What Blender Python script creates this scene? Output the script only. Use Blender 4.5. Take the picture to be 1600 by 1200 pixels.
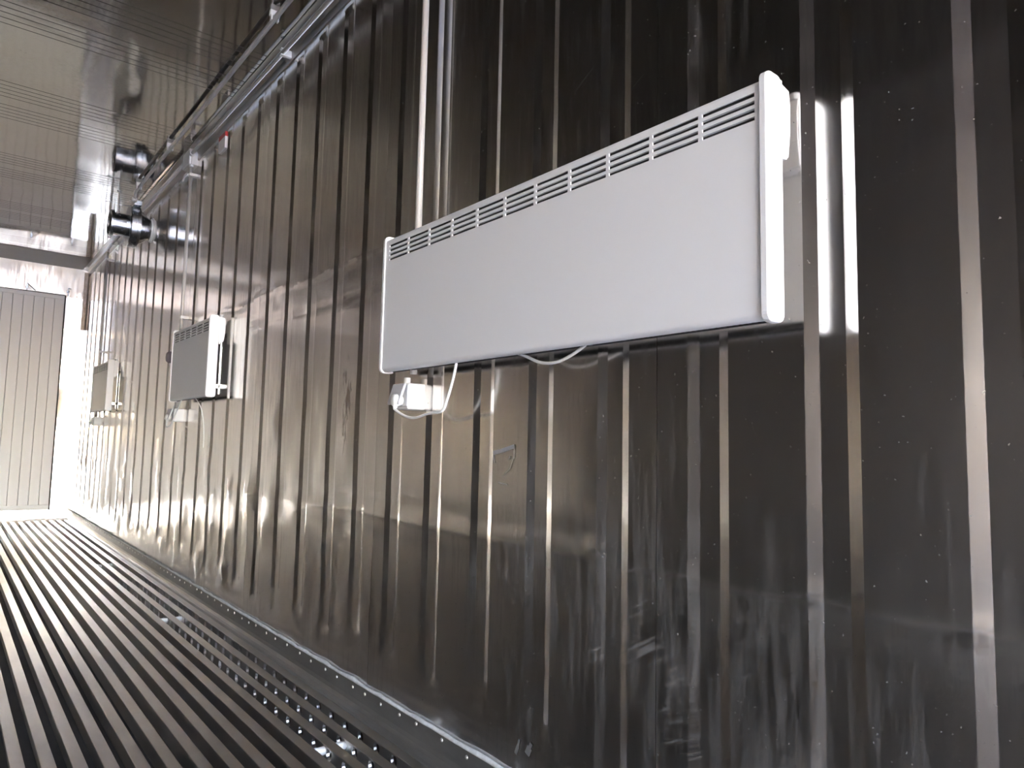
import bpy, bmesh, math, random
from mathutils import Vector, Matrix, noise

for o in list(bpy.data.objects):
    bpy.data.objects.remove(o, do_unlink=True)
scene = bpy.context.scene
COL = scene.collection
random.seed(7)

# ------------------------------------------------------------------ camera
YAW, PITCH, ROLL = 0.684206, 0.087649, 0.021443
fw = Vector((math.sin(YAW) * math.cos(PITCH), math.cos(YAW) * math.cos(PITCH), math.sin(PITCH)))
rt = Vector((math.cos(YAW), -math.sin(YAW), 0))
up = rt.cross(fw)
r2 = rt * math.cos(ROLL) + up * math.sin(ROLL)
u2 = -rt * math.sin(ROLL) + up * math.cos(ROLL)
cam = bpy.data.cameras.new('camera')
cam_o = bpy.data.objects.new('camera', cam)
COL.objects.link(cam_o)
mw = Matrix.Identity(4)
for i in range(3):
    mw[i][0], mw[i][1], mw[i][2] = r2[i], u2[i], -fw[i]
mw[0][3], mw[1][3], mw[2][3] = -1.0604, 0.0, 0.8265
cam_o.matrix_world = mw
cam.sensor_width = 36
cam.lens = 1086.66 / 1600 * 36
cam.clip_start = 0.02
cam.clip_end = 300
scene.camera = cam_o

# ------------------------------------------------------------------ sky, exposure
world = bpy.data.worlds.new('world')
scene.world = world
world.use_nodes = True
wn = world.node_tree
wn.nodes.clear()
sky = wn.nodes.new('ShaderNodeTexSky')
sky.sky_type = 'NISHITA'
sky.sun_disc = False
sky.sun_elevation = math.radians(34)
sky.sun_rotation = math.radians(118)
sky.air_density = 1.3
sky.dust_density = 2.0
bg = wn.nodes.new('ShaderNodeBackground')
bg.inputs[1].default_value = 1.0
wo = wn.nodes.new('ShaderNodeOutputWorld')
tint = wn.nodes.new('ShaderNodeMix')          # hazy air: slightly rosy white balance
tint.data_type = 'RGBA'
tint.blend_type = 'MULTIPLY'
tint.inputs[0].default_value = 1
tint.inputs[7].default_value = (1.065, .975, 1.04, 1)
wn.links.new(sky.outputs[0], tint.inputs[6])
wn.links.new(tint.outputs[2], bg.inputs[0])
wn.links.new(bg.outputs[0], wo.inputs[0])

vs = scene.view_settings
vs.view_transform = 'Standard'
vs.look = 'None'
vs.gamma = 1
vs.use_curve_mapping = False
vs.exposure = 3.7
scene.cycles.max_bounces = 24
scene.cycles.glossy_bounces = 24
scene.cycles.diffuse_bounces = 6

# ------------------------------------------------------------------ materials
def mat(name, color=(.5, .5, .5), rough=.5, metal=0.0):
    m = bpy.data.materials.new(name)
    m.use_nodes = True
    b = m.node_tree.nodes['Principled BSDF']
    b.inputs['Base Color'].default_value = (*color, 1)
    b.inputs['Roughness'].default_value = rough
    b.inputs['Metallic'].default_value = metal
    return m

class NT:
    def __init__(self, m):
        self.t = m.node_tree
        self.b = self.t.nodes['Principled BSDF']
    def n(self, kind, **kw):
        x = self.t.nodes.new(kind)
        for k, v in kw.items():
            setattr(x, k, v)
        return x
    def l(self, a, b):
        self.t.links.new(a, b)
    def coords(self, scale):
        g = self.n('ShaderNodeNewGeometry')
        mp = self.n('ShaderNodeMapping')
        mp.inputs['Scale'].default_value = scale
        self.l(g.outputs['Position'], mp.inputs['Vector'])
        return mp.outputs['Vector']
    def noise(self, scale, vec, detail=3, rough=.5):
        x = self.n('ShaderNodeTexNoise')
        x.inputs['Scale'].default_value = scale
        x.inputs['Detail'].default_value = detail
        x.inputs['Roughness'].default_value = rough
        self.l(vec, x.inputs['Vector'])
        return x.outputs['Fac']
    def remap(self, v, a, b, c, d):
        x = self.n('ShaderNodeMapRange')
        for i, q in enumerate((a, b, c, d)):
            x.inputs[1 + i].default_value = q
        self.l(v, x.inputs[0])
        return x.outputs[0]
    def mix(self, f, a, b):
        x = self.n('ShaderNodeMix', data_type='RGBA')
        self.l(f, x.inputs[0])
        for v, s in ((a, x.inputs[6]), (b, x.inputs[7])):
            if isinstance(v, tuple):
                s.default_value = (*v, 1)
            else:
                self.l(v, s)
        return x.outputs[2]
    def mathn(self, op, a, b):
        x = self.n('ShaderNodeMath', operation=op)
        for v, s in ((a, x.inputs[0]), (b, x.inputs[1])):
            if isinstance(v, (int, float)):
                s.default_value = v
            else:
                self.l(v, s)
        return x.outputs[0]
    def bump(self, h, strength, dist):
        x = self.n('ShaderNodeBump')
        x.inputs['Strength'].default_value = strength
        x.inputs['Distance'].default_value = dist
        self.l(h, x.inputs['Height'])
        self.l(x.outputs[0], self.b.inputs['Normal'])

def steel(name, c1, c2, r1, r2, dirt=.25, bump=.25, bscale=(1, 3, 2), dirtcol=(.10, .085, .07), scratch=False):
    m = mat(name, c1, r1, 1.0)
    t = NT(m)
    v = t.coords((1, 1, 1))
    vv = t.coords((6, 6, .6))
    a = t.noise(1.3, v, 5, .6)
    s = t.noise(9, vv, 6, .65)                      # vertical streaks
    g = t.noise(160, v, 2, .5)                      # specks
    base = t.mix(t.remap(a, .35, .65, 0, 1), c1, c2)
    sp = t.remap(g, .70, .76, 0, .8)
    base = t.mix(sp, base, (.62, .60, .56))
    stain = t.remap(t.mathn('MULTIPLY', a, s), .27, .42, 0, dirt)
    t.l(t.mix(stain, base, dirtcol), t.b.inputs['Base Color'])
    t.l(t.mathn('SUBTRACT', t.remap(stain, 0, 1, 1.0, .2), t.mathn('MULTIPLY', sp, .5)), t.b.inputs['Metallic'])
    t.l(t.mathn('ADD', t.remap(s, .3, .75, r1, r2), t.mathn('MULTIPLY', stain, .4)), t.b.inputs['Roughness'])
    if scratch:
        g3 = t.n('ShaderNodeNewGeometry')
        rr = t.n('ShaderNodeMapping'); rr.inputs['Rotation'].default_value = (.55, 0, 0)
        t.l(g3.outputs['Position'], rr.inputs['Vector'])
        ss = t.n('ShaderNodeMapping'); ss.inputs['Scale'].default_value = (1, 7, 150)
        t.l(rr.outputs[0], ss.inputs['Vector'])
        sc = t.remap(t.mathn('MULTIPLY', t.noise(1, ss.outputs[0], 2, .5), t.noise(1.7, v, 2, .5)), .425, .47, 0, .7)
        # brown stain eaten into one panel
        sp_ = t.n('ShaderNodeSeparateXYZ'); t.l(g3.outputs['Position'], sp_.inputs[0])
        dy = t.mathn('DIVIDE', t.mathn('SUBTRACT', sp_.outputs[1], 2.19), .05)
        dz = t.mathn('DIVIDE', t.mathn('SUBTRACT', sp_.outputs[2], .95), .17)
        d2 = t.mathn('ADD', t.mathn('MULTIPLY', dy, dy), t.mathn('MULTIPLY', dz, dz))
        st_ = t.remap(t.mathn('SUBTRACT', t.noise(28, t.coords((1, 1, .35)), 6, .7), t.mathn('MULTIPLY', d2, .16)), .44, .52, 0, .85)
        old = t.b.inputs['Base Color'].links[0].from_socket
        c2_ = t.mix(sc, old, (.80, .79, .77))
        t.l(t.mix(st_, c2_, (.09, .055, .03)), t.b.inputs['Base Color'])
        om = t.b.inputs['Metallic'].links[0].from_socket
        t.l(t.mathn('SUBTRACT', t.mathn('SUBTRACT', om, t.mathn('MULTIPLY', st_, .8)), t.mathn('MULTIPLY', sc, .2)), t.b.inputs['Metallic'])
    w = t.noise(2.2, t.coords(bscale), 2, .4)
    t.bump(w, bump, .004)
    return m

M = {}
M['wall'] = steel('stainless_wall', (.74, .715, .686), (.71, .685, .655), .13, .20, .12, .15, scratch=True)
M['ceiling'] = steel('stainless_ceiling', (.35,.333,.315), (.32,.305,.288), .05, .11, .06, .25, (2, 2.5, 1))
M['end'] = steel('stainless_end', (.80, .78, .75), (.76, .735, .70), .08, .15, .05, .4, (2, 2, 2))
M['wall_l'] = steel('stainless_wall_darkened', (.26, .255, .25), (.23, .225, .22), .30, .42, .3, .15)  # unseen near left wall, darkened to weaken its reflections in the right wall
M['wall_l2'] = steel('stainless_wall_dimmed', (.56, .54, .52), (.52, .505, .485), .16, .26, .2, .15)  # unseen far left wall, darkened less so the far heaters stay lit
M['end_top'] = steel('end_top_sheet', (.90, .87, .82), (.86, .82, .76), .42, .52, .15, .4, (2, 2, 2), (.5, .42, .33))
M['trim'] = mat('trim_steel', (.36, .345, .33), .34, 1.0)
M['joint'] = mat('groove_shade', (.035, .03, .026), .75)  # shade of the ceiling grooves, put into their face colour
M['scrape'] = mat('scraped_white', (.50, .51, .52), .5, .6)
M['chip'] = mat('worn_chip', (.20, .195, .19), .6, .5)
M['header'] = mat('dull_header', (.20, .17, .15), .55, .3)
M['back'] = mat('seam_shadow', (.05, .045, .04), .7, .2)

def alu(name, c1, c2, r1, r2, sc=(3, 1, 3), metal=.85):
    m = mat(name, c1, r1, metal)
    t = NT(m)
    v = t.coords(sc)
    a = t.noise(3, v, 6, .65)
    b = t.noise(40, t.coords((1, .25, 1)), 3, .6)
    f = t.remap(t.mathn('ADD', a, t.mathn('MULTIPLY', b, .6)), .55, 1.05, 0, 1)
    t.l(t.mix(f, c1, c2), t.b.inputs['Base Color'])
    t.l(t.remap(b, .3, .7, r1, r2), t.b.inputs['Roughness'])
    t.bump(b, .15, .001)
    return m
M['rail'] = alu('floor_aluminium', (.60, .585, .57), (.74, .725, .71), .30, .44, metal=1.0)
t = NT(M['rail'])
t.b.inputs['Anisotropic'].default_value = .95
tv = t.n('ShaderNodeCombineXYZ'); tv.inputs[0].default_value = 1
t.l(tv.outputs[0], t.b.inputs['Tangent'])
M['floor'] = alu('floor_base', (.10, .10, .10), (.16, .155, .15), .5, .7)
M['kick'] = alu('kick_aluminium', (.22, .215, .21), (.32, .31, .295), .38, .5)
M['rivet'] = mat('rivet_metal', (.7, .69, .67), .35, .9)
M['seal'] = alu('sealant', (.45, .46, .45), (.72, .74, .73), .5, .7, (20, 20, 20), 0)
M['heater'] = mat('heater_paint', (.80, .80, .80), .42)
M['heater_cap'] = mat('heater_cap_paint', (.84, .84, .84), .38)
M['dark'] = mat('heater_inside', (.03, .03, .032), .6)
M['plastic'] = mat('white_plastic', (.80, .80, .78), .35)
M['plastic2'] = mat('grey_plastic', (.55, .55, .56), .4)
M['conduit'] = mat('conduit_plastic', (.50, .485, .465), .28)
M['galv'] = steel('galvanised', (.47, .49, .51), (.38, .40, .43), .18, .30, .1, .05, (8, 8, 8), (.2, .2, .2))
M['red'] = mat('label_red', (.45, .03, .03), .4)
M['paper'] = mat('label_white', (.85, .83, .80), .5)
M['knob'] = mat('knob_grey', (.16, .14, .16), .5)
M['board'] = mat('panel_grey', (.84, .82, .80), .45)
M['boardtrim'] = mat('panel_trim', (.80, .79, .77), .4)
M['rust'] = alu('rusty_corner', (.50, .36, .24), (.86, .81, .74), .4, .6, (14, 14, 3), .1)
M['wire'] = mat('steel_wire', (.6, .59, .57), .3, 1.0)
M['ground'] = alu('yard_concrete', (.17, .165, .16), (.22, .215, .21), .8, .9, (1, 1, 1), 0)

# ------------------------------------------------------------------ helpers
def obj(name, bm, m, parent=None, smooth=False):
    me = bpy.data.meshes.new(name)
    bm.to_mesh(me)
    bm.free()
    for mm in (m if isinstance(m, (list, tuple)) else [m]):
        me.materials.append(mm)
    if smooth:
        for p in me.polygons:
            p.use_smooth = True
    o = bpy.data.objects.new(name, me)
    COL.objects.link(o)
    if parent:
        o.parent = parent
    return o

def inst(name, src, parent, loc=(0, 0, 0), rot=None, scale=None):
    o = src.copy()
    o.name = name
    COL.objects.link(o)
    o.parent = parent
    o.location = loc
    if rot: o.rotation_euler = rot
    if scale: o.scale = scale
    return o

def thing(name, label, cat, loc=(0, 0, 0), group=None):
    o = bpy.data.objects.new(name, None)
    o.empty_display_size = .05
    COL.objects.link(o)
    o.location = loc
    o['label'] = label
    o['category'] = cat
    if group: o['group'] = group
    return o

def struct(name, label):
    o = bpy.data.objects.new(name, None)
    o.empty_display_size = .1
    COL.objects.link(o)
    o['kind'] = 'structure'
    o['label'] = label
    return o

def box(bm, x0, x1, y0, y1, z0, z1, bevel=0, seg=2):
    r = bmesh.ops.create_cube(bm, size=1)
    vs_ = r['verts']
    for v in vs_:
        v.co = Vector((x0 + (v.co.x + .5) * (x1 - x0), y0 + (v.co.y + .5) * (y1 - y0), z0 + (v.co.z + .5) * (z1 - z0)))
    if bevel:
        es = list({e for v in vs_ for e in v.link_edges})
        bmesh.ops.bevel(bm, geom=es, offset=bevel, segments=seg, affect='EDGES', profile=.5)

def tube(bm, pts, r, seg=12, caps=True):
    pts = [Vector(p) for p in pts]
    rings = []
    n = None
    for i, p in enumerate(pts):
        t = (pts[min(i + 1, len(pts) - 1)] - pts[max(i - 1, 0)]).normalized()
        if n is None:
            a = Vector((0, 0, 1)) if abs(t.z) < .9 else Vector((1, 0, 0))
            n = t.cross(a).normalized()
        else:
            n = (n - t * n.dot(t)).normalized()
        b = t.cross(n)
        rr = r[i] if isinstance(r, (list, tuple)) else r
        rings.append([bm.verts.new(p + (n * math.cos(k * 2 * math.pi / seg) + b * math.sin(k * 2 * math.pi / seg)) * rr) for k in range(seg)])
    for a, b in zip(rings, rings[1:]):
        for k in range(seg):
            bm.faces.new((a[k], a[(k + 1) % seg], b[(k + 1) % seg], b[k]))
    if caps:
        bm.faces.new(rings[0][::-1])
        bm.faces.new(rings[-1])
    bmesh.ops.recalc_face_normals(bm, faces=bm.faces[:])

def spline(pts, n=8):
    pts = [Vector(p) for p in pts]
    out = []
    for i in range(len(pts) - 1):
        p0, p1, p2, p3 = pts[max(i - 1, 0)], pts[i], pts[i + 1], pts[min(i + 2, len(pts) - 1)]
        for k in range(n):
            t = k / n
            out.append(.5 * ((2 * p1) + (p2 - p0) * t + (2 * p0 - 5 * p1 + 4 * p2 - p3) * t * t + (3 * p1 - p0 - 3 * p2 + p3) * t ** 3))
    out.append(pts[-1])
    return out

def lathe(bm, prof, axis='X', seg=40):
    """prof: list of (a, r) along the axis"""
    rings = []
    for a, r in prof:
        ring = []
        for k in range(seg):
            c, s = math.cos(2 * math.pi * k / seg) * r, math.sin(2 * math.pi * k / seg) * r
            ring.append(bm.verts.new((a, c, s) if axis == 'X' else ((c, a, s) if axis == 'Y' else (c, s, a))))
        rings.append(ring)
    for a, b in zip(rings, rings[1:]):
        for k in range(seg):
            bm.faces.new((a[k], a[(k + 1) % seg], b[(k + 1) % seg], b[k]))
    bm.faces.new(rings[0][::-1])
    bm.faces.new(rings[-1])
    bmesh.ops.recalc_face_normals(bm, faces=bm.faces[:])

def BM():
    return bmesh.new()

def sstep(a, b, x):
    t = min(1, max(0, (x - a) / (b - a)))
    return t * t * (3 - 2 * t)

# ------------------------------------------------------------------ sizes (metres)
WL = -2.25                 # left wall
Y0, Y1 = -4.60, 8.25       # open door end, far end wall
ZC = 2.53                  # ceiling
ZW0, ZW1 = 0.06, 2.535
GW = .086                  # groove width
FL = .022                  # flank
GD = .0063                 # groove depth

G = [.337, .561, .787, 1.015, 1.238, 1.456, 1.683, 1.898, 2.121, 2.339, 2.567, 2.795, 3.02, 3.26, 3.49, 3.72, 3.96,
     4.20, 4.45, 4.71, 4.97, 5.24, 5.50, 5.77, 6.04, 6.29, 6.55, 6.82, 7.06, 7.31, 7.55, 7.82, 8.06]
g = .337
while g > Y0 + .3:
    g -= .2235
    G.insert(0, g)
gbot = {}
for i, y in enumerate(G):
    gbot[i] = .16 + .055 * ((i * 7) % 3) / 2 + random.uniform(-.008, .008)

# ------------------------------------------------------------------ right wall
rnd = random.Random(11)
DENTS = []
for k in range(230):       # knocks low on the far half of the wall
    y = 1.9 + 6.3 * rnd.random()
    z = rnd.choice((rnd.uniform(.12, .62), rnd.uniform(.12, .62), rnd.uniform(.55, 1.0)))
    s = rnd.uniform(.02, .06)
    DENTS.append((y, z, s, s * rnd.uniform(.6, 2.2), rnd.uniform(-.0035, .0045) * (1.0 if y < 3 else 1.5)))
for k in range(40):
    DENTS.append((rnd.uniform(-.2, 4.5), rnd.uniform(1.25, 1.6), rnd.uniform(.03, .08), rnd.uniform(.015, .04), rnd.uniform(-.002, .002)))
for k in range(26):
    DENTS.append((rnd.uniform(.2, 2.2), rnd.uniform(.1, .9), rnd.uniform(.02, .05), rnd.uniform(.03, .09), rnd.uniform(-.0016, .0016)))
# creased flanks beside the near heater
for y, z in ((.555, .93), (.555, .905), (.332, .945), (.332, .915), (1.01, .62), (.79, .60), (.335, .60), (1.24, .62), (.56, .61)):
    DENTS.append((y, z, .012, .006, .004))

def dent(y, z):
    d = 0
    for (a, b, sy, sz, h) in DENTS:
        u = (y - a) / sy
        if u > 3 or u < -3: continue
        w = (z - b) / sz
        if w > 3 or w < -3: continue
        d += h * math.exp(-.5 * (u * u + w * w))
    # long creases pressed across the sheets
    n1 = noise.noise(Vector((y * 1.7, 0, 3.1))) * .012
    ca = (.45 + .55 * sstep(.9, 2.0, y)) * (.6 + .8 * abs(noise.noise(Vector((y * 1.1, 2, 2)))))
    d += ca * (.0026 * math.exp(-((z - .600 - n1) / .022) ** 2) - .0016 * math.exp(-((z - .645 - n1) / .022) ** 2))
    f = sstep(1.7, 2.1, y)
    n2 = noise.noise(Vector((y * 2.6, 0, 9.1))) * .03
    d += f * (.0022 * math.exp(-((z - 1.46 - n2) / .012) ** 2) - .0016 * math.exp(-((z - 1.33 - n2) / .012) ** 2))
    d += noise.noise(Vector((y * 2.3, z * 1.1, 1.7))) * .0012 + noise.noise(Vector((y * 7, z * 4, 5.7))) * .0003
    return d

def groove_depth(i, y, z):
    yc = G[i] - GW / 2
    hw = GW / 2
    zb = gbot[i] + hw
    dy = abs(y - yc)
    if z >= zb and z <= 2.40:
        d = hw - dy
    elif z < zb:
        d = hw - math.hypot(dy, (zb - z) * .62)
    else:
        d = min(hw - dy, (2.455 - z) * .6)
    return GD * min(1, max(0, d / FL)) * sstep(gbot[i] - .02, gbot[i] + .06, z)

def build_sheet(name, ya, yb, parent):
    cols = set([ya, yb])
    gi = [i for i, y in enumerate(G) if ya - .01 < y - GW and y < yb + .01]
    for i in gi:
        f, nn = G[i], G[i] - GW
        cols.update((f, f - FL, nn + FL, nn))
        cols.update((f - FL / 2, (f + nn) / 2, nn + FL / 2))
    edges = sorted([ya] + [G[i] for i in gi] + [yb])
    for i, a in enumerate(sorted(G)):
        b = a + .1375
        for k in range(1, 6):
            q = a + .004 + (b - a) * k / 6
            if ya + .004 < q < yb - .004 and all(abs(q - c) > .004 for c in cols):
                cols.add(q)
    cols = sorted(cols)
    rows = [ZW0 + .0085 * k for k in range(27)]
    z = rows[-1]
    while z < .68: z += .013; rows.append(z)
    while z < 1.22: z += .03; rows.append(z)
    while z < 1.55: z += .013; rows.append(z)
    while z < 2.38: z += .05; rows.append(z)
    while z < ZW1 - .012: z += .014; rows.append(z)
    rows.append(ZW1)
    bm = BM()
    grid = []
    for y in cols:
        gg = [i for i in gi if G[i] - GW - .001 <= y <= G[i] + .001]
        ed = sstep(0, .01, min(y - ya, yb - y))
        line = []
        for z in rows:
            dd = groove_depth(gg[0], y, z) if gg else 0
            x = dd - dent(y, z) * (.55 if gg else 1)
            line.append(bm.verts.new((x - .0006 * (1 - ed), y, z)))
        grid.append(line)
    for a, b in zip(grid, grid[1:]):
        for k in range(len(rows) - 1):
            bm.faces.new((a[k], a[k + 1], b[k + 1], b[k]))
    o = obj(name, bm, M['wall'], parent, smooth=True)
    o.data.set_sharp_from_angle(angle=math.radians(11))
    return o

wall_r = struct('wall_right', 'right wall of ribbed stainless steel sheets carrying the heaters')
wall_l = struct('wall_left', 'left wall of ribbed stainless steel sheets')
seams = [Y0]
i = 0
mids = [(a + b - GW) / 2 for a, b in zip(G, G[1:])]
near_k = min(range(len(mids)), key=lambda k: abs(mids[k] - .858))
ks = [k for k in range(len(mids)) if (k - near_k) % 5 == 0]
seams = [Y0] + [mids[k] for k in ks if Y0 + .3 < mids[k] < Y1 - .3] + [Y1]
for a, b in zip(seams, seams[1:]):
    s = build_sheet('wall_sheet', a + .0006, b - .0006, wall_r)
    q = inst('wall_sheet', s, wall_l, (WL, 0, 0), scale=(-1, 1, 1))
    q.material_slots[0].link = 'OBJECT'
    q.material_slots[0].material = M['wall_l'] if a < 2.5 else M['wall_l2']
for w, x0, x1 in ((wall_r, .025, .06), (wall_l, WL - .06, WL - .025)):
    bm = BM(); box(bm, x0, x1, Y0, Y1 + .1, -.08, ZC + .09)
    obj('backing', bm, M['back'], w)

# corner trim between wall and ceiling
def cornice(name, label, x, sgn):
    bm = BM()
    prof = [(0, 2.462), (-.004, 2.462), (-.005, 2.500), (-.012, 2.517), (-.028, 2.524), (-.055, 2.525), (-.055, 2.531), (0, 2.531)]
    rows = []
    n = 60
    for k in range(n + 1):
        y = Y0 + (Y1 - Y0) * k / n
        rows.append([bm.verts.new((x + sgn * (px - abs(noise.noise(Vector((y * 3, j, 0)))) * .001), y, pz)) for j, (px, pz) in enumerate(prof)])
    for a, b in zip(rows, rows[1:]):
        for j in range(len(prof)):
            k2 = (j + 1) % len(prof)
            bm.faces.new((a[j], a[k2], b[k2], b[j]))
    bm.faces.new(rows[0]); bm.faces.new(rows[-1][::-1])
    bmesh.ops.recalc_face_normals(bm, faces=bm.faces[:])
    o = obj(name, bm, M['trim'])
    o['kind'] = 'structure'; o['label'] = label
    return o
cornice('trim_1', 'steel corner moulding where right wall meets the ceiling', 0, 1)
cornice('trim_2', 'steel corner moulding where left wall meets the ceiling', WL, -1)

# ------------------------------------------------------------------ ceiling
ceil = struct('ceiling', 'mirror-like steel ceiling with groups of fine cross grooves')
PER = 1.068
def ceiling_sheet(ya, yb, s):
    cols = {ya, yb}
    gs = []
    for g0 in (0, .294):
        for k in range(5):
            y = s + g0 + .0465 * k
            if ya + .01 < y < yb - .01:
                gs.append(y)
                cols.update((y - .0028, y - .0008, y + .0008, y + .0028))
    k = 1
    while ya + .045 * k < yb - .01:
        q = ya + .045 * k
        if all(abs(q - c) > .008 for c in cols): cols.add(q)
        k += 1
    cols = sorted(cols)
    bm = BM()
    NX = 46
    grid = []
    for y in cols:
        d = max([0] + [.008 * (1 - max(0, abs(y - q) - .0008) / .002) for q in gs if abs(y - q) <= .0029])
        line = []
        for j in range(NX + 1):
            x = WL + (0 - WL) * j / NX
            w = noise.noise(Vector((x * 2.2, y * 2.4, 0))) * .0016 + noise.noise(Vector((x * 5, y * 7, 4))) * .0004
            line.append(bm.verts.new((x, y, ZC + d + w)))
        grid.append(line)
    for a, b in zip(grid, grid[1:]):
        for j in range(NX):
            bm.faces.new((a[j], b[j], b[j + 1], a[j + 1]))
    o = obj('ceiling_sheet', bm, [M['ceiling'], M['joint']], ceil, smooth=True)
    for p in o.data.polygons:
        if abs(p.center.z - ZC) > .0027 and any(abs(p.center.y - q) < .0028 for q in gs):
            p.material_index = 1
    o.data.set_sharp_from_angle(angle=math.radians(20))
s = 4.076 - 9 * PER
ya = Y0
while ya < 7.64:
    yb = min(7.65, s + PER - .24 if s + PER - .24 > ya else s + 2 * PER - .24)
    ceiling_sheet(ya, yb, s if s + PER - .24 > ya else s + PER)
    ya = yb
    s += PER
bm = BM(); box(bm, WL, 0, Y0, Y1 + .1, ZC + .02, ZC + .09)
obj('backing', bm, M['back'], ceil)
bm = BM(); box(bm, WL + .001, -.001, 7.65, Y1, ZC - .004, ZC + .016)
o = obj('header_strip', bm, M['header'], ceil); o['label'] = 'dull brown-grey strip above the far wall'

# ------------------------------------------------------------------ floor
floor = struct('floor', 'ribbed aluminium floor of long parallel rails')
bm = BM(); box(bm, WL, 0, Y0, Y1 + .1, -.12, -.066)
obj('floor_pan', bm, M['floor'], floor)
PITCH_R = .0618
RW = .0305
def rail_mesh(y0, y1, web=True):
    bm = BM()
    h = RW / 2
    prof = [(-h, -.0012), (-h + .0012, 0), (h - .0012, 0), (h, -.0012), (h, -.005)]
    if web:
        prof += [(.004, -.010), (.003, -.066), (-.003, -.066), (-.004, -.010)]
    else:
        prof += [(.004, -.008), (-.004, -.008)]
    prof += [(-h, -.005)]
    A = [bm.verts.new((x, y0, z)) for x, z in prof]
    B = [bm.verts.new((x, y1, z)) for x, z in prof]
    for j in range(len(prof)):
        k2 = (j + 1) % len(prof)
        bm.faces.new((A[j], A[k2], B[k2], B[j]))
    bm.faces.new(A[::-1]); bm.faces.new(B)
    bmesh.ops.recalc_face_normals(bm, faces=bm.faces[:])
    return bm
first = obj('floor_rail', rail_mesh(Y0, 8.16), M['rail'], floor)
drilled = obj('floor_rail', rail_mesh(Y0, 8.16, False), M['rail'], floor)
HP = .0963
def web_mesh(ya, n):
    """5 mm web plate pierced by a row of round holes"""
    bm = BM()
    z0, z1, R = -.066, -.006, .0165
    zc = -.027
    def plate(y0, y1):
        box(bm, -.0045, .0045, y0, y1, z0, z1)
    plate(Y0, ya)
    for k in range(n):
        y0, y1 = ya + HP * k, ya + HP * (k + 1)
        yc = (y0 + y1) / 2
        ring, outer = [], []
        N = 16
        for j in range(N):
            a = 2 * math.pi * j / N + math.pi / N
            c, s_ = math.cos(a), math.sin(a)
            ring.append((yc + R * c, zc + R * s_))
            tx = (y1 - yc) / abs(c) if abs(c) > 1e-6 else 9
            tz = ((z1 - zc) if s_ > 0 else (zc - z0)) / abs(s_) if abs(s_) > 1e-6 else 9
            tt = min(tx, tz)
            outer.append((yc + c * tt, zc + s_ * tt))
        for sx in (-.0045, .0045):
            r_ = [bm.verts.new((sx, *p)) for p in ring]
            o_ = [bm.verts.new((sx, *p)) for p in outer]
            for j in range(N):
                k2 = (j + 1) % N
                if abs(outer[j][0] - outer[k2][0]) > 1e-6 and abs(outer[j][1] - outer[k2][1]) > 1e-6:
                    cx = max(outer[j][0], outer[k2][0]) if outer[j][0] > yc else min(outer[j][0], outer[k2][0])
                    cz = max(outer[j][1], outer[k2][1]) if outer[j][1] > zc else min(outer[j][1], outer[k2][1])
                    cv = bm.verts.new((sx, cx, cz))
                    bm.faces.new((r_[j], o_[j], cv, o_[k2], r_[k2]))
                else:
                    bm.faces.new((r_[j], o_[j], o_[k2], r_[k2]))
            if sx < 0: ra = r_
        for j in range(N):
            k2 = (j + 1) % N
            bm.faces.new((ra[j], ra[k2], r_[k2], r_[j]))
    plate(ya + HP * n, 8.16)
    bmesh.ops.recalc_face_normals(bm, faces=bm.faces[:])
    return bm
webo = None
nb = int((-.035 - WL - .05) / PITCH_R) + 1
for k in range(nb):
    xc = -.035 - RW / 2 - PITCH_R * k
    if k < 3:
        r = drilled if k == 0 else inst('floor_rail', drilled, floor)
        r.location.x = xc
        if webo is None:
            webo = obj('drilled_web', web_mesh(.98, 39), M['rail'], r)
            webo['label'] = 'rail web drilled with a row of round holes'
        else:
            w = webo.copy(); COL.objects.link(w); w.parent = r
            w.location = (0, .03 * k - .02, 0)
    else:
        r = first if k == 3 else inst('floor_rail', first, floor)
        r.location.x = xc
bm = BM(); box(bm, WL, -.03, 8.17, 8.235, -.066, .003)
obj('end_bar', bm, M['rust'], floor)

# kick plates along the walls
def kick(name, label, x, sgn, detail):
    root = struct(name, label)
    prof = [(-.036, -.066), (-.036, -.001), (-.034, .001), (-.026, .0035), (-.017, .010), (-.011, .020), (-.0085, .032), (-.0065, .082), (0.012, .082), (.012, -.066)]
    bm = BM()
    A = [bm.verts.new((x + sgn * px, Y0, pz)) for px, pz in prof]
    B = [bm.verts.new((x + sgn * px, Y1, pz)) for px, pz in prof]
    for j in range(len(prof)):
        k2 = (j + 1) % len(prof)
        bm.faces.new((A[j], A[k2], B[k2], B[j]))
    bm.faces.new(A); bm.faces.new(B)
    bmesh.ops.recalc_face_normals(bm, faces=bm.faces[:])
    obj('cove_plate', bm, M['kick'], root)
    # lumpy bead of sealant on top
    pts, rr = [], []
    n = 460 if detail else 40
    for k in range(n + 1):
        y = Y0 + (Y1 - Y0) * k / n
        q = noise.noise(Vector((y * 9, 1, 0)))
        q2 = noise.noise(Vector((y * 31, 5, 0)))
        pts.append((x + sgn * (-.006 + .002 * q2), y, .083 + .004 * q + .0025 * q2))
        rr.append(.0055 + .0028 * q + .0018 * q2)
    bm = BM(); tube(bm, pts, rr, 8)
    o = obj('sealant_bead', bm, M['seal'], root, smooth=True)
    o['label'] = 'lumpy grey-white sealant bead'
    return root
kr = kick('baseboard_right', 'aluminium cove plate along the foot of the right wall', 0, 1, True)
kl = kick('baseboard_left', 'aluminium cove plate along the foot of the left wall', WL, -1, False)
rv = None
y = .6
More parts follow.
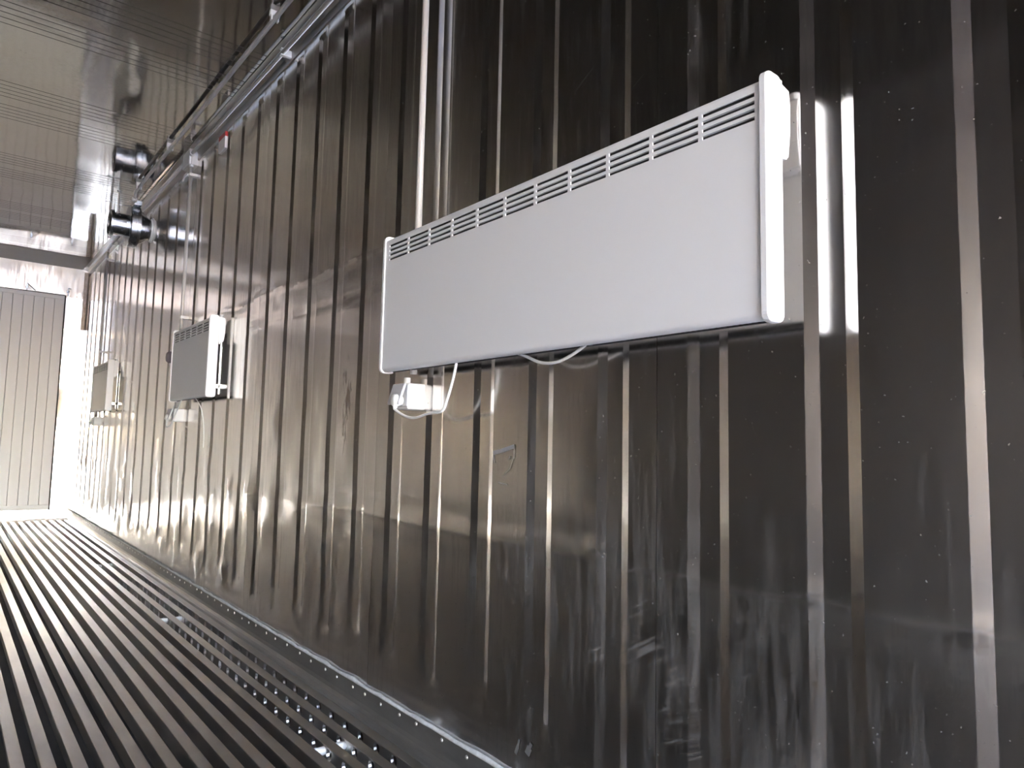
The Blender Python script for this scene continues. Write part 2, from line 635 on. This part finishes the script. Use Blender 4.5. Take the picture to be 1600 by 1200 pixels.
while y < 8.1:
    if rv is None:
        bm = BM(); lathe(bm, [(0, .0052), (-.002, .0045), (-.0032, .002)], 'X', 10)
        rv = obj('rivet', bm, M['rivet'], kr, smooth=True); q = rv
    else:
        q = inst('rivet', rv, kr)
    q.location = (-.0075, y, .066 + random.uniform(-.004, .004))
    y += random.uniform(.075, .125)

# ------------------------------------------------------------------ far end wall
we = struct('wall_far', 'far end wall of bright stainless sheets around a grey panel')
bm = BM(); box(bm, WL - .02, .02, Y1 + .045, Y1 + .1, -.08, ZC + .09)
obj('backing', bm, M['back'], we)
def end_sheet(x0, x1, z0, z1, yoff, amp, seed, m='end'):
    bm = BM()
    nx, nz = max(4, int((x1 - x0) / .03)), max(4, int((z1 - z0) / .03))
    gr = []
    for a in range(nx + 1):
        ln = []
        for b in range(nz + 1):
            x, z = x0 + (x1 - x0) * a / nx, z0 + (z1 - z0) * b / nz
            e = sstep(0, .05, min(x - x0, x1 - x, z - z0, z1 - z))
            d = noise.noise(Vector((x * 2.6 + seed, z * 3.2, seed))) * amp * e
            ln.append(bm.verts.new((x, Y1 + yoff - d, z)))
        gr.append(ln)
    front = []
    for a, b in zip(gr, gr[1:]):
        for k in range(nz):
            bm.faces.new((a[k], b[k], b[k + 1], a[k + 1]))
    return obj('end_sheet', bm, M[m], we, smooth=True)
PX0, PX1 = -2.235, -.187
end_sheet(WL, 0, 2.222, ZC + .01, -.002, .016, 1, 'end_top')
end_sheet(PX1 - .02, 0, 1.90, 2.2215, 0, .004, 2)
end_sheet(PX1 - .02, 0, -.01, 1.8995, -.001, .008, 3)
end_sheet(PX0 + .02, PX1 - .0205, -.01, .098, -.003, .002, 5)
bm = BM()
rvz = [(-.03, 2.48 - .06 * k) for k in range(5)] + [(-.15 + .06 * k, 2.238) for k in range(3)] + [(-.06 - .06 * k, 1.885) for k in range(3)] \
    + [(-.25 - .16 * k, .022) for k in range(11)] + [(-.24 - .16 * k, .075) for k in range(11)]
for x, z in rvz:
    box(bm, x - .006, x + .006, Y1 - .007, Y1 - .001, z - .006, z + .006, .002, 1)
o = obj('rivets', bm, M['rust'], we); o['kind'] = 'stuff'
bm = BM()
box(bm, -.036, -.0, Y1 - .010, Y1 - .003, 1.905, 2.50, .002, 1)
box(bm, -.007, -.003, Y1 - .045, Y1 - .003, 1.905, 2.50, .002, 1)
o = obj('corner_angle', bm, M['rust'], wall_r); o['label'] = 'rust-stained steel corner angle'

panel = thing('end_panel', 'large pale grey panel of narrow vertical boards set in the far end wall', 'panel', (0, Y1 - .015, .1))
bw = .0845
x = PX1 - .012
bsrc = None
while x - bw > PX0 - .01:
    if bsrc is None:
        bm = BM(); box(bm, -bw + .0022, 0, -.044, -.006, .047, 2.09, .0035, 1)
        bsrc = obj('board', bm, M['board'], panel); q = bsrc
    else:
        q = inst('board', bsrc, panel)
    q.location = (x, 0, 0)
    x -= bw
XL = x
def pbox(name, m, x0, x1, y0, y1, z0, z1, bev=.003, lab=None):
    bm = BM(); box(bm, x0, x1, y0, y1, z0, z1, bev, 1)
    o = obj(name, bm, m, panel)
    if lab: o['label'] = lab
    return o
pbox('top_trim', M['boardtrim'], XL, PX1 - .012, -.050, -.006, 2.085, 2.125, lab='white top trim')
pbox('bottom_trim', M['boardtrim'], XL, PX1 - .012, -.052, -.006, .005, .05, lab='white bottom trim')
pbox('side_seal', M['back'], PX1 - .012, PX1, -.048, -.006, .0, 2.13, lab='dark rubber edge seal')
pbox('side_seal', M['back'], XL - .012, XL, -.048, -.006, .0, 2.13)
pbox('top_seal', M['back'], XL, PX1 - .012, -.048, -.006, 2.125, 2.134)
for lx, tilt in ((-.515, .6), (-.172, 0), (-1.4, .4)):
    bm = BM()
    box(bm, lx - .012, lx + .012, -.022, -.003, 2.165, 2.185, .003, 1)
    box(bm, lx - .004, lx + .004, -.04, -.02, 2.125, 2.21, .002, 1)
    tube(bm, [(lx, -.035, 2.205), (lx + .02 + .08 * tilt, -.05, 2.20 - .1 * tilt)], .004, 6)
    o = obj('latch_hook', bm, M['galv'], panel); o['label'] = 'small metal latch hook'

# ------------------------------------------------------------------ heaters
def heater(label, ya, yb, ngroups, group):
    """ya near end, yb far end"""
    z0, z1 = 1.030, 1.420
    xf, xb = -.087, -.044
    root = thing('wall_heater', label, 'heater', (-.03, (ya + yb) / 2, z0), group)
    off = Vector((-.03, (ya + yb) / 2, z0))
    def sub(bm): bmesh.ops.translate(bm, verts=bm.verts[:], vec=-off)
    # front panel with punched slots and rolled top and bottom
    bm = BM()
    py0, py1 = ya + .012, yb - .012
    gy0, gy1 = ya + .014 + .006, yb - .030
    gp = (gy1 - gy0) / ngroups
    ys = [py0]
    for k in range(ngroups):
        ys += [gy0 + gp * k + .004, gy0 + gp * (k + 1) - .004]
    ys.append(py1)
    zs = [z0 + .012]
    slots = []
    for k in range(4):
        zt = 1.4005 - .0132 * (3 - k)
        zs += [zt - .0068, zt]
        slots.append((len(zs) - 2))
    zs.append(z1 - .010)
    V = {}
    def v(x, i, z):
        key = (round(x, 5), i, round(z, 5))
        if key not in V: V[key] = bm.verts.new((x, ys[i], z))
        return V[key]
    t = .0035
    for i in range(len(ys) - 1):
        for j in range(len(zs) - 1):
            if i % 2 == 1 and j in slots:
                for (a, b) in (((i, zs[j]), (i + 1, zs[j])), ((i + 1, zs[j]), (i + 1, zs[j + 1])), ((i + 1, zs[j + 1]), (i, zs[j + 1])), ((i, zs[j + 1]), (i, zs[j]))):
                    bm.faces.new((v(xf, *a), v(xf, *b), v(xf + t, *b), v(xf + t, *a)))
                continue
            bm.faces.new((v(xf, i, zs[j]), v(xf, i + 1, zs[j]), v(xf, i + 1, zs[j + 1]), v(xf, i, zs[j + 1])))
        # rolled edges
        prev = None
        for (zc, sg, R) in ((z0 + .012, -1, .012), (z1 - .010, 1, .010)):
            arc = [(xf + R - R * math.cos(a), zc + sg * R * math.sin(a)) for a in [math.pi / 2 * q / 5 for q in range(6)]]
            arc.append((xb if sg > 0 else xf + .02, arc[-1][1]))
            for p, q in zip(arc, arc[1:]):
                bm.faces.new((v(p[0], i, p[1]), v(p[0], i + 1, p[1]), v(q[0], i + 1, q[1]), v(q[0], i, q[1])))
    bmesh.ops.recalc_face_normals(bm, faces=bm.faces[:])
    sub(bm)
    fp = obj('front_panel', bm, M['heater'], root, smooth=True)
    fp['label'] = 'plain light grey front panel with slotted grille'
    fp.data.set_sharp_from_angle(angle=.6) if hasattr(fp.data, 'set_sharp_from_angle') else None
    # casing behind
    bm = BM(); box(bm, xf + .006, xb - .002, ya + .014, yb - .014, z0 + .012, z1 - .004); sub(bm)
    c = obj('casing', bm, M['dark'], root); c['label'] = 'dark interior casing'
    bm = BM(); box(bm, xb - .004, xb, ya + .01, yb - .01, z0 + .01, z1, .001, 1); sub(bm)
    obj('back_plate', bm, M['heater_cap'], root)
    # louvre slats seen through the slots
    bm = BM()
    for k in range(4):
        zt = 1.4005 - .0132 * k
        box(bm, xf + .0036, xf + .0055, gy0, gy1, zt - .0132, zt - .0058)
    sub(bm); obj('louvre', bm, M['heater'], root)
    # bottom intake slats
    bm = BM()
    n = int((yb - ya) / .012)
    for k in range(n):
        y = ya + .02 + (yb - ya - .04) * k / n
        box(bm, xf + .020, xb - .004, y, y + .005, z0 + .002, z0 + .008)
    box(bm, xb - .006, xb, ya + .01, yb - .01, z0 + .001, z0 + .014)
    sub(bm)
    o = obj('intake_grille', bm, M['dark'], root); o['label'] = 'dark slatted underside'
    # end caps, rounded bars
    for y, s in ((ya, 1), (yb, -1)):
        bm = BM()
        pr = []
        X0, X1, Z0, Z1, R = xf - .0035, xb + .001, z0 - .004, z1 + .012, .015
        for cx, cz, a0 in ((X1 - R, Z1 - R, 0), (X0 + R, Z1 - R, 90), (X0 + R, Z0 + R, 180), (X1 - R, Z0 + R, 270)):
            for q in range(6):
                a = math.radians(a0 + 18 * q)
                pr.append((cx + R * math.cos(a), cz + R * math.sin(a)))
        cen = ((X0 + X1) / 2, (Z0 + Z1) / 2)
        def ring(yy, ins):
            out = []
            for px, pz in pr:
                dx = px - max(X0 + R, min(X1 - R, px)); dz = pz - max(Z0 + R, min(Z1 - R, pz))
                l = math.hypot(dx, dz) or 1
                out.append(bm.verts.new((px - ins * dx / l, yy, pz - ins * dz / l)))
            return out
        r_ = [ring(y + s * .0135, 0), ring(y + s * .004, 0), ring(y + s * .0012, .0012), ring(y, .004)]
        for a, b in zip(r_, r_[1:]):
            for k in range(len(pr)):
                k2 = (k + 1) % len(pr)
                bm.faces.new((a[k], a[k2], b[k2], b[k]))
        bm.faces.new(r_[0]); bm.faces.new(r_[-1])
        bmesh.ops.recalc_face_normals(bm, faces=bm.faces[:])
        sub(bm)
        o = obj('end_cap', bm, M['heater_cap'], root); o['label'] = 'white rounded end cap'
    # thermostat housing on the near end, at the back
    bm = BM()
    prof = [(-.043, 1.298), (-.020, 1.302), (-.0135, 1.345), (-.0125, 1.395), (-.016, 1.420), (-.043, 1.426)]
    A = [bm.verts.new((px, ya + .003, pz)) for px, pz in prof]
    B = [bm.verts.new((px, ya + .075, pz)) for px, pz in prof]
    for j in range(len(prof)):
        k2 = (j + 1) % len(prof)
        bm.faces.new((A[j], A[k2], B[k2], B[j]))
    bm.faces.new(A); bm.faces.new(B)
    bmesh.ops.recalc_face_normals(bm, faces=bm.faces[:])
    bmesh.ops.bevel(bm, geom=[e for e in bm.edges], offset=.0025, segments=2, affect='EDGES')
    sub(bm)
    h = obj('thermostat_housing', bm, M['heater_cap'], root)
    bm = BM(); tube(bm, [(-.030, ya + .02, 1.425), (-.030, ya + .02, 1.436)], .0105, 16); sub(bm)
    o = obj('thermostat_dial', bm, M['plastic2'], h); o['label'] = 'grey thermostat dial'
    bm = BM(); tube(bm, [(-.036, ya + .012, 1.300), (-.036, ya + .012, 1.291)], .004, 10); sub(bm)
    obj('screw', bm, M['rivet'], h)
    # wall brackets
    for y in (ya + .10, yb - .10):
        bm = BM()
        box(bm, xb - .002, .002, y, y + .03, z0 + .05, z0 + .068)
        box(bm, xb - .002, .002, y, y + .03, z1 - .08, z1 - .062)
        box(bm, -.004, .001, y, y + .03, z0 + .02, z1 - .05)
        sub(bm)
        obj('wall_bracket', bm, M['galv'], root)
    return root
HG = 'panel heaters along the right wall'
heater('longest wide white panel heater, nearest, on the ribbed steel wall', .568, 1.806, 11, HG)
heater('short white panel heater in the middle of the row of three, beside its grey knob', 3.524, 4.231, 6, HG)
heater('short white panel heater farthest along the wall, next to the far end wall', 6.195, 6.907, 6, HG)

# small grey knob on the far side of the middle heater
k = thing('round_knob', 'small dark grey round knob at the left edge of the middle heater', 'knob', (0, 4.345, 1.29))
bm = BM(); lathe(bm, [(.008, .010), (-.05, .010), (-.052, .026), (-.062, .034), (-.078, .034), (-.088, .026), (-.092, .010)], 'X', 20)
obj('cap', bm, M['knob'], k, smooth=True)
bm = BM(); lathe(bm, [(.008, .02), (-.006, .02)], 'X', 16)
obj('base_plate', bm, M['plastic2'], k)

# ------------------------------------------------------------------ conduits
def conduit(label, pts, r, clips, group='electrical conduits on the wall and ceiling', ends=True, name='conduit'):
    p0 = Vector(pts[0])
    root = thing(name, label, 'conduit', p0, group)
    bm = BM(); tube(bm, [Vector(p) - p0 for p in pts], r, 14)
    obj('pipe', bm, M['conduit'], root, smooth=True)
    for (kind, a) in clips:
        a = Vector(a) - p0
        bm = BM()
        if kind == 'c':        # saddle clip against the ceiling
            box(bm, a.x - .020, a.x + .020, a.y - .009, a.y + .009, a.z + .008, ZC - p0.z + .001, .003, 1)
            box(bm, a.x - .016, a.x - .0105, a.y - .009, a.y + .009, a.z - .010, a.z + .012, .001, 1)
            box(bm, a.x + .0105, a.x + .016, a.y - .009, a.y + .009, a.z - .010, a.z + .012, .001, 1)
        elif kind == 'w':      # saddle clip against the wall
            box(bm, a.x + .008, -p0.x + .002, a.y - .016, a.y + .016, a.z - .009, a.z + .009, .003, 1)
            box(bm, a.x - .011, a.x + .012, a.y - .016, a.y - .0108, a.z - .009, a.z + .009, .001, 1)
            box(bm, a.x - .011, a.x + .012, a.y + .0108, a.y + .016, a.z - .009, a.z + .009, .001, 1)
        elif kind == 'h':      # clip for a level conduit on the wall
            box(bm, a.x + .008, -p0.x + .002, a.y - .009, a.y + .009, a.z - .016, a.z + .016, .003, 1)
            box(bm, a.x - .012, a.x + .012, a.y - .009, a.y + .009, a.z - .0165, a.z - .0108, .001, 1)
            box(bm, a.x - .012, a.x + .012, a.y - .009, a.y + .009, a.z + .0108, a.z + .0165, .001, 1)
        obj('clip', bm, M['plastic'], root)
    return root
# level runs
XA, ZA = -.152, 2.497
el = [(XA, 5.19, ZA), (XA, 5.215, ZA - .004), (XA, 5.228, ZA - .02), (XA, 5.232, ZA - .035)]
cA = conduit('long grey conduit clipped along the ceiling, ending in an elbow above the duct fan',
        [(XA, Y0 + .1, ZA), (XA, 2.0, ZA), (XA, 3.5, ZA)] + el + [(XA, 5.25, 2.448)], .0100,
        [('c', (XA, y, ZA)) for y in (-1.6, -.3, 1.2, 2.66, 4.30, 5.12)])
bm = BM(); tube(bm, [(0, 5.25 - Y0 - .1, 2.460 - ZA), (0, 5.25 - Y0 - .1, 2.436 - ZA)], .017, 12)
obj('gland', bm, M['plastic'], cA)
XB, ZB = -.040, 2.490
conduit('level grey conduit under the ceiling corner, on the near side of the junction box',
        [(XB, Y0 + .1, ZB), (XB, 4.2515, ZB)], .0100, [('h', (XB, y, ZB)) for y in (-1.5, .2, 1.5, 2.86)])
conduit('level grey conduit under the ceiling corner, running on past the duct fan',
        [(XB, 4.428, ZB - .012), (XB, 6.92, ZB - .012), (XB + .003, 6.935, ZB - .016), (XB + .004, 6.938, ZB - .035)], .0100, [('h', (XB, 6.7, ZB - .012))])
# drops
conduit('thick vertical grey conduit running down behind the nearest heater', [(-.042, 1.69, 2.475), (-.042, 1.69, 1.02)], .0098,
        [('w', (-.042, 1.69, 2.35)), ('w', (-.042, 1.69, 1.24))])
conduit('thin vertical grey conduit from the junction box down to the middle heater', [(-.034, 4.292, 2.4145), (-.034, 4.285, 0.99)], .0095,
        [('w', (-.034, 4.289, 2.37)), ('w', (-.034, 4.286, 1.52))])
conduit('thin vertical grey conduit down to the farthest heater', [(-.036, 6.938, 2.445), (-.036, 6.93, 0.99)], .0095,
        [('w', (-.036, 6.937, 2.38)), ('w', (-.036, 6.931, 1.56))])

# junction box
jb = thing('junction_box', 'white square junction box at the top of the wall where the conduits meet', 'box', (0, 4.350, 2.43))
bm = BM(); box(bm, -.040, .004, -.075, .075, 0, .098, .004); obj('box_body', bm, M['plastic'], jb)
bm = BM(); box(bm, -.052, -.039, -.073, .073, .002, .096, .005); obj('lid', bm, M['plastic'], jb)
for y, z, dy, dz in ((-.060, .004, 0, -.016),):
    bm = BM(); tube(bm, [(-.034, y + .002, z), (-.034, y + .002, z + dz)], .0135, 12); obj('gland', bm, M['plastic'], jb)
bm = BM(); tube(bm, [(XB, -.074, .060), (XB, -.098, .060)], .0145, 12); obj('gland', bm, M['plastic'], jb)

# ------------------------------------------------------------------ sockets, plugs, cables
def socket(label, yc, z, lid_open, wd=.075):
    root = thing('socket_box', label, 'socket', (0, yc, z), 'wall sockets under the heaters')
    bm = BM(); box(bm, -.055, .004, -wd / 2, wd / 2, -.037, .037, .005); obj('box_body', bm, M['plastic'], root)
    bm = BM(); box(bm, -.0585, -.054, -wd / 2 - .001, wd / 2 + .001, -.030, .032, .002, 1); obj('rim', bm, M['plastic2'], root)
    bm = BM()
    r = bmesh.ops.create_cube(bm, size=1)
    for v in bm.verts:
        v.co = Vector((-.004 + v.co.x * .008, v.co.y * wd * .86, -.031 + v.co.z * .062))
    bmesh.ops.bevel(bm, geom=bm.edges[:], offset=.002, segments=2, affect='EDGES')
    o = obj('lid', bm, M['plastic2'], root)
    o.location = (-.057, 0, .034); o.rotation_euler = (0, lid_open, 0)
    o['label'] = 'grey hinged socket lid propped open'
    bm = BM(); tube(bm, [(-.030, wd / 2 - .025, .035), (-.030, wd / 2 - .025, .056)], .0095, 12); obj('gland', bm, M['plastic'], root)
    return root
socket('white wall socket under the nearest heater with its grey lid open', 1.730, .958, .30)
socket('white wall socket under the middle heater', 4.29, .955, .3, .11)
socket('white wall socket under the farthest heater', 6.95, .955, .3, .10)

def plug(label, y, z):
    root = thing('plug', label, 'plug', (-.06, y, z), 'plugs in the wall sockets')
    bm = BM(); lathe(bm, [(.006, .012), (-.014, .018), (-.024, .017), (-.028, .010)], 'X', 16)
    obj('plug_body', bm, M['plastic'], root, smooth=True)
    bm = BM(); tube(bm, [(-.018, 0, -.010), (-.020, -.002, -.026)], [.008, .005], 10)
    obj('strain_relief', bm, M['plastic'], root, smooth=True)
plug('white plug in the socket under the nearest heater', 1.722, .945)
plug('white plug in the socket under the middle heater', 4.285, .940)
plug('white plug in the socket under the farthest heater', 6.945, .940)

def cable(label, pts, r=.0036):
    p0 = Vector(pts[0])
    bm = BM(); tube(bm, [p - p0 for p in spline(pts, 8)], r, 8)
    o = obj('power_cable', bm, M['plastic'], None, smooth=True)
    o.location = p0
    o['label'] = label; o['category'] = 'cable'; o['group'] = 'heater power cables'
cable('white cable looping from the plug up to the underside of the nearest heater',
      [(-.080, 1.720, .920), (-.080, 1.690, .908), (-.076, 1.655, .897), (-.074, 1.614, .895), (-.073, 1.555, .905), (-.072, 1.495, .909), (-.072, 1.472, .938), (-.070, 1.452, .985), (-.066, 1.440, 1.040)])
cable('white cable sagging in a short arc under the middle of the nearest heater',
      [(-.056, 1.235, 1.040), (-.050, 1.201, 1.031), (-.045, 1.146, 1.010), (-.045, 1.094, 1.007), (-.046, 1.05, 1.017), (-.050, 1.013, 1.030), (-.056, .985, 1.040)])
cable('thin white cable from the plug to the underside of the middle heater',
      [(-.080, 4.283, .915), (-.083, 4.26, .888), (-.078, 4.20, .900), (-.072, 4.12, .965), (-.062, 4.06, 1.038)])
cable('thin white cable hanging loose below the middle heater', [(-.056, 3.83, 1.038), (-.030, 3.80, .98), (-.014, 3.79, .88), (-.014, 3.78, .78)], .0028)
cable('thin white cable from the plug to the underside of the farthest heater',
      [(-.080, 6.943, .915), (-.083, 6.92, .885), (-.078, 6.87, .895), (-.070, 6.82, .965), (-.062, 6.78, 1.038)])

# ------------------------------------------------------------------ duct fan
fan = thing('duct_fan', 'round galvanised duct fan fixed to the top of the wall near the far end', 'fan', (0, 5.416, 2.300))
bm = BM(); lathe(bm, [(-.014, .0735), (-.030, .078), (-.088, .128), (-.094, .136), (-.094, .140)], 'X', 48)
o = obj('cone', bm, M['galv'], fan, smooth=True); o.data.set_sharp_from_angle(angle=.5); o['label'] = 'dark steel cone narrowing to the wall'
bm = BM(); lathe(bm, [(-.092, .134), (-.094, .146), (-.112, .146), (-.113, .143), (-.116, .143), (-.117, .146), (-.150, .146), (-.156, .140), (-.160, .080)], 'X', 48)
o = obj('motor_drum', bm, M['galv'], fan, smooth=True); o.data.set_sharp_from_angle(angle=.5)
bm = BM(); lathe(bm, [(-.156, .077), (-.252, .077)], 'X', 48)
o = obj('duct_collar', bm, M['galv'], fan, smooth=True); o.data.set_sharp_from_angle(angle=.5)
bm = BM(); lathe(bm, [(-.246, .077), (-.246, .094), (-.252, .094), (-.253, .088), (-.258, .088), (-.259, .094), (-.266, .094), (-.268, .090), (-.268, .078), (-.254, .072)], 'X', 48)
o = obj('inlet_flange', bm, M['galv'], fan, smooth=True); o.data.set_sharp_from_angle(angle=.5)
bm = BM(); lathe(bm, [(-.2535, .071), (-.2560, .071)], 'X', 40); lathe(bm, [(-.25, .02), (-.264, .018), (-.266, .008)], 'X', 20)
o = obj('impeller', bm, M['dark'], fan); o['label'] = 'dark fan inlet'
bm = BM(); lathe(bm, [(.004, .088), (-.004, .088), (-.005, .078), (-.016, .076)], 'X', 40)
o = obj('wall_flange', bm, M['plastic'], fan, smooth=True); o.data.set_sharp_from_angle(angle=.5); o['label'] = 'pale ring sealing the neck to the wall'
bm = BM()
tube(bm, [(-.222, -.02, .074), (-.223, -.024, .2295)], .0035, 8)
tube(bm, [(-.223, -.024, .226), (-.223, -.024, .2305)], .015, 10)
tube(bm, [(-.222, -.018, .082), (-.222, -.016, .070)], .009, 8)
o = obj('hanger_rod', bm, M['wire'], fan); o['label'] = 'thin threaded hanger rod'
bm = BM()
sp = spline([(-.305, -.02, .138), (-.25, -.02, .142), (-.20, -.02, .132), (-.150, -.02, .140)], 6)
for a, b in zip(sp, sp[1:]):
    vs4 = [bm.verts.new((p.x, p.y + d, p.z)) for p, d in ((a, -.012), (a, .012), (b, .012), (b, -.012))]
    bm.faces.new(vs4)
    vs5 = [bm.verts.new((p.x, p.y + d, p.z + .002)) for p, d in ((a, -.012), (a, .012), (b, .012), (b, -.012))]
    bm.faces.new(vs5[::-1])
o = obj('hanging_strap', bm, M['galv'], fan)
bm = BM(); box(bm, -.150, -.10, -.16, -.06, .118, .150, .004)
o = obj('terminal_box', bm, M['galv'], fan)

# ------------------------------------------------------------------ sticker on the wall
st = thing('warning_sticker', 'small white sticker with a red top on the wall beside the junction box', 'sticker', (-.0075, 3.797, 2.412))
bm = BM(); box(bm, -.001, .0078, -.056, .056, -.046, .018); obj('white_field', bm, M['paper'], st)
bm = BM(); box(bm, -.001, .0078, -.056, .056, .018, .044); o = obj('red_band', bm, M['red'], st); o['label'] = 'red upper band'

# ------------------------------------------------------------------ pipe stubs through the rails
for lab, y in (('short white pipe stub lying across the floor rails, nearest of three', 1.87),
               ('short white pipe stub lying across the floor rails, middle of three', 3.60),
               ('short white pipe stub lying across the floor rails, farthest of three', 5.33)):
    root = thing('pipe_stub', lab, 'pipe', (-.155, y, -.026), 'pipe stubs in the floor rails')
    bm = BM()
    lathe(bm, [(-.055, .008), (-.055, .0115), (.050, .0115), (.050, .008)], 'X', 18)
    obj('tube', bm, M['plastic'], root, smooth=True)
    bm = BM(); lathe(bm, [(-.056, .0125), (-.045, .0125)], 'X', 18); obj('end_collar', bm, M['plastic'], root)

# ------------------------------------------------------------------ paint scrape on the wall
def sliver(bm, pts, w):
    pts = [Vector((0, p[0], p[1])) for p in pts]
    for a, b in zip(pts, pts[1:]):
        n = (b - a).cross(Vector((1, 0, 0))).normalized() * w / 2
        bm.faces.new([bm.verts.new(p + Vector((-.0016, 0, 0))) for p in (a - n, b - n, b + n, a + n)])
bm = BM()
sliver(bm, [(1.366, .806), (1.335, .812), (1.300, .820), (1.284, .824)], .010)
sliver(bm, [(1.284, .826), (1.285, .795)], .003)
sliver(bm, [(1.366, .802), (1.360, .782)], .002)
sliver(bm, [(1.300, .800), (1.306, .792)], .004)
sliver(bm, [(1.285, .80), (1.300, .770), (1.325, .752)], .0012)
sliver(bm, [(1.345, .735), (1.31, .732)], .002)
o = obj('paint_scrape', bm, M['scrape'], wall_r); o['label'] = 'white scrape mark under the nearest heater'
bm = BM()
sliver(bm, [(1.245, .165), (1.249, .150)], .006)
sliver(bm, [(1.249, .150), (1.258, .130)], .009)
sliver(bm, [(1.204, .170), (1.209, .160)], .009)
sliver(bm, [(1.209, .160), (1.218, .142)], .016)
o = obj('paint_scrape', bm, M['chip'], wall_r); o['label'] = 'two pale chips near the foot of the wall'

# ------------------------------------------------------------------ outside the open doors
bm = BM()
vs_ = [bm.verts.new(p) for p in ((-40, Y0 - .02, -.35), (40, Y0 - .02, -.35), (40, Y0 - 70, -.35), (-40, Y0 - 70, -.35))]
bm.faces.new(vs_[::-1])
bmesh.ops.recalc_face_normals(bm, faces=bm.faces[:])
o = obj('ground', bm, M['ground']); o['kind'] = 'structure'; o['label'] = 'concrete yard outside the open doors'
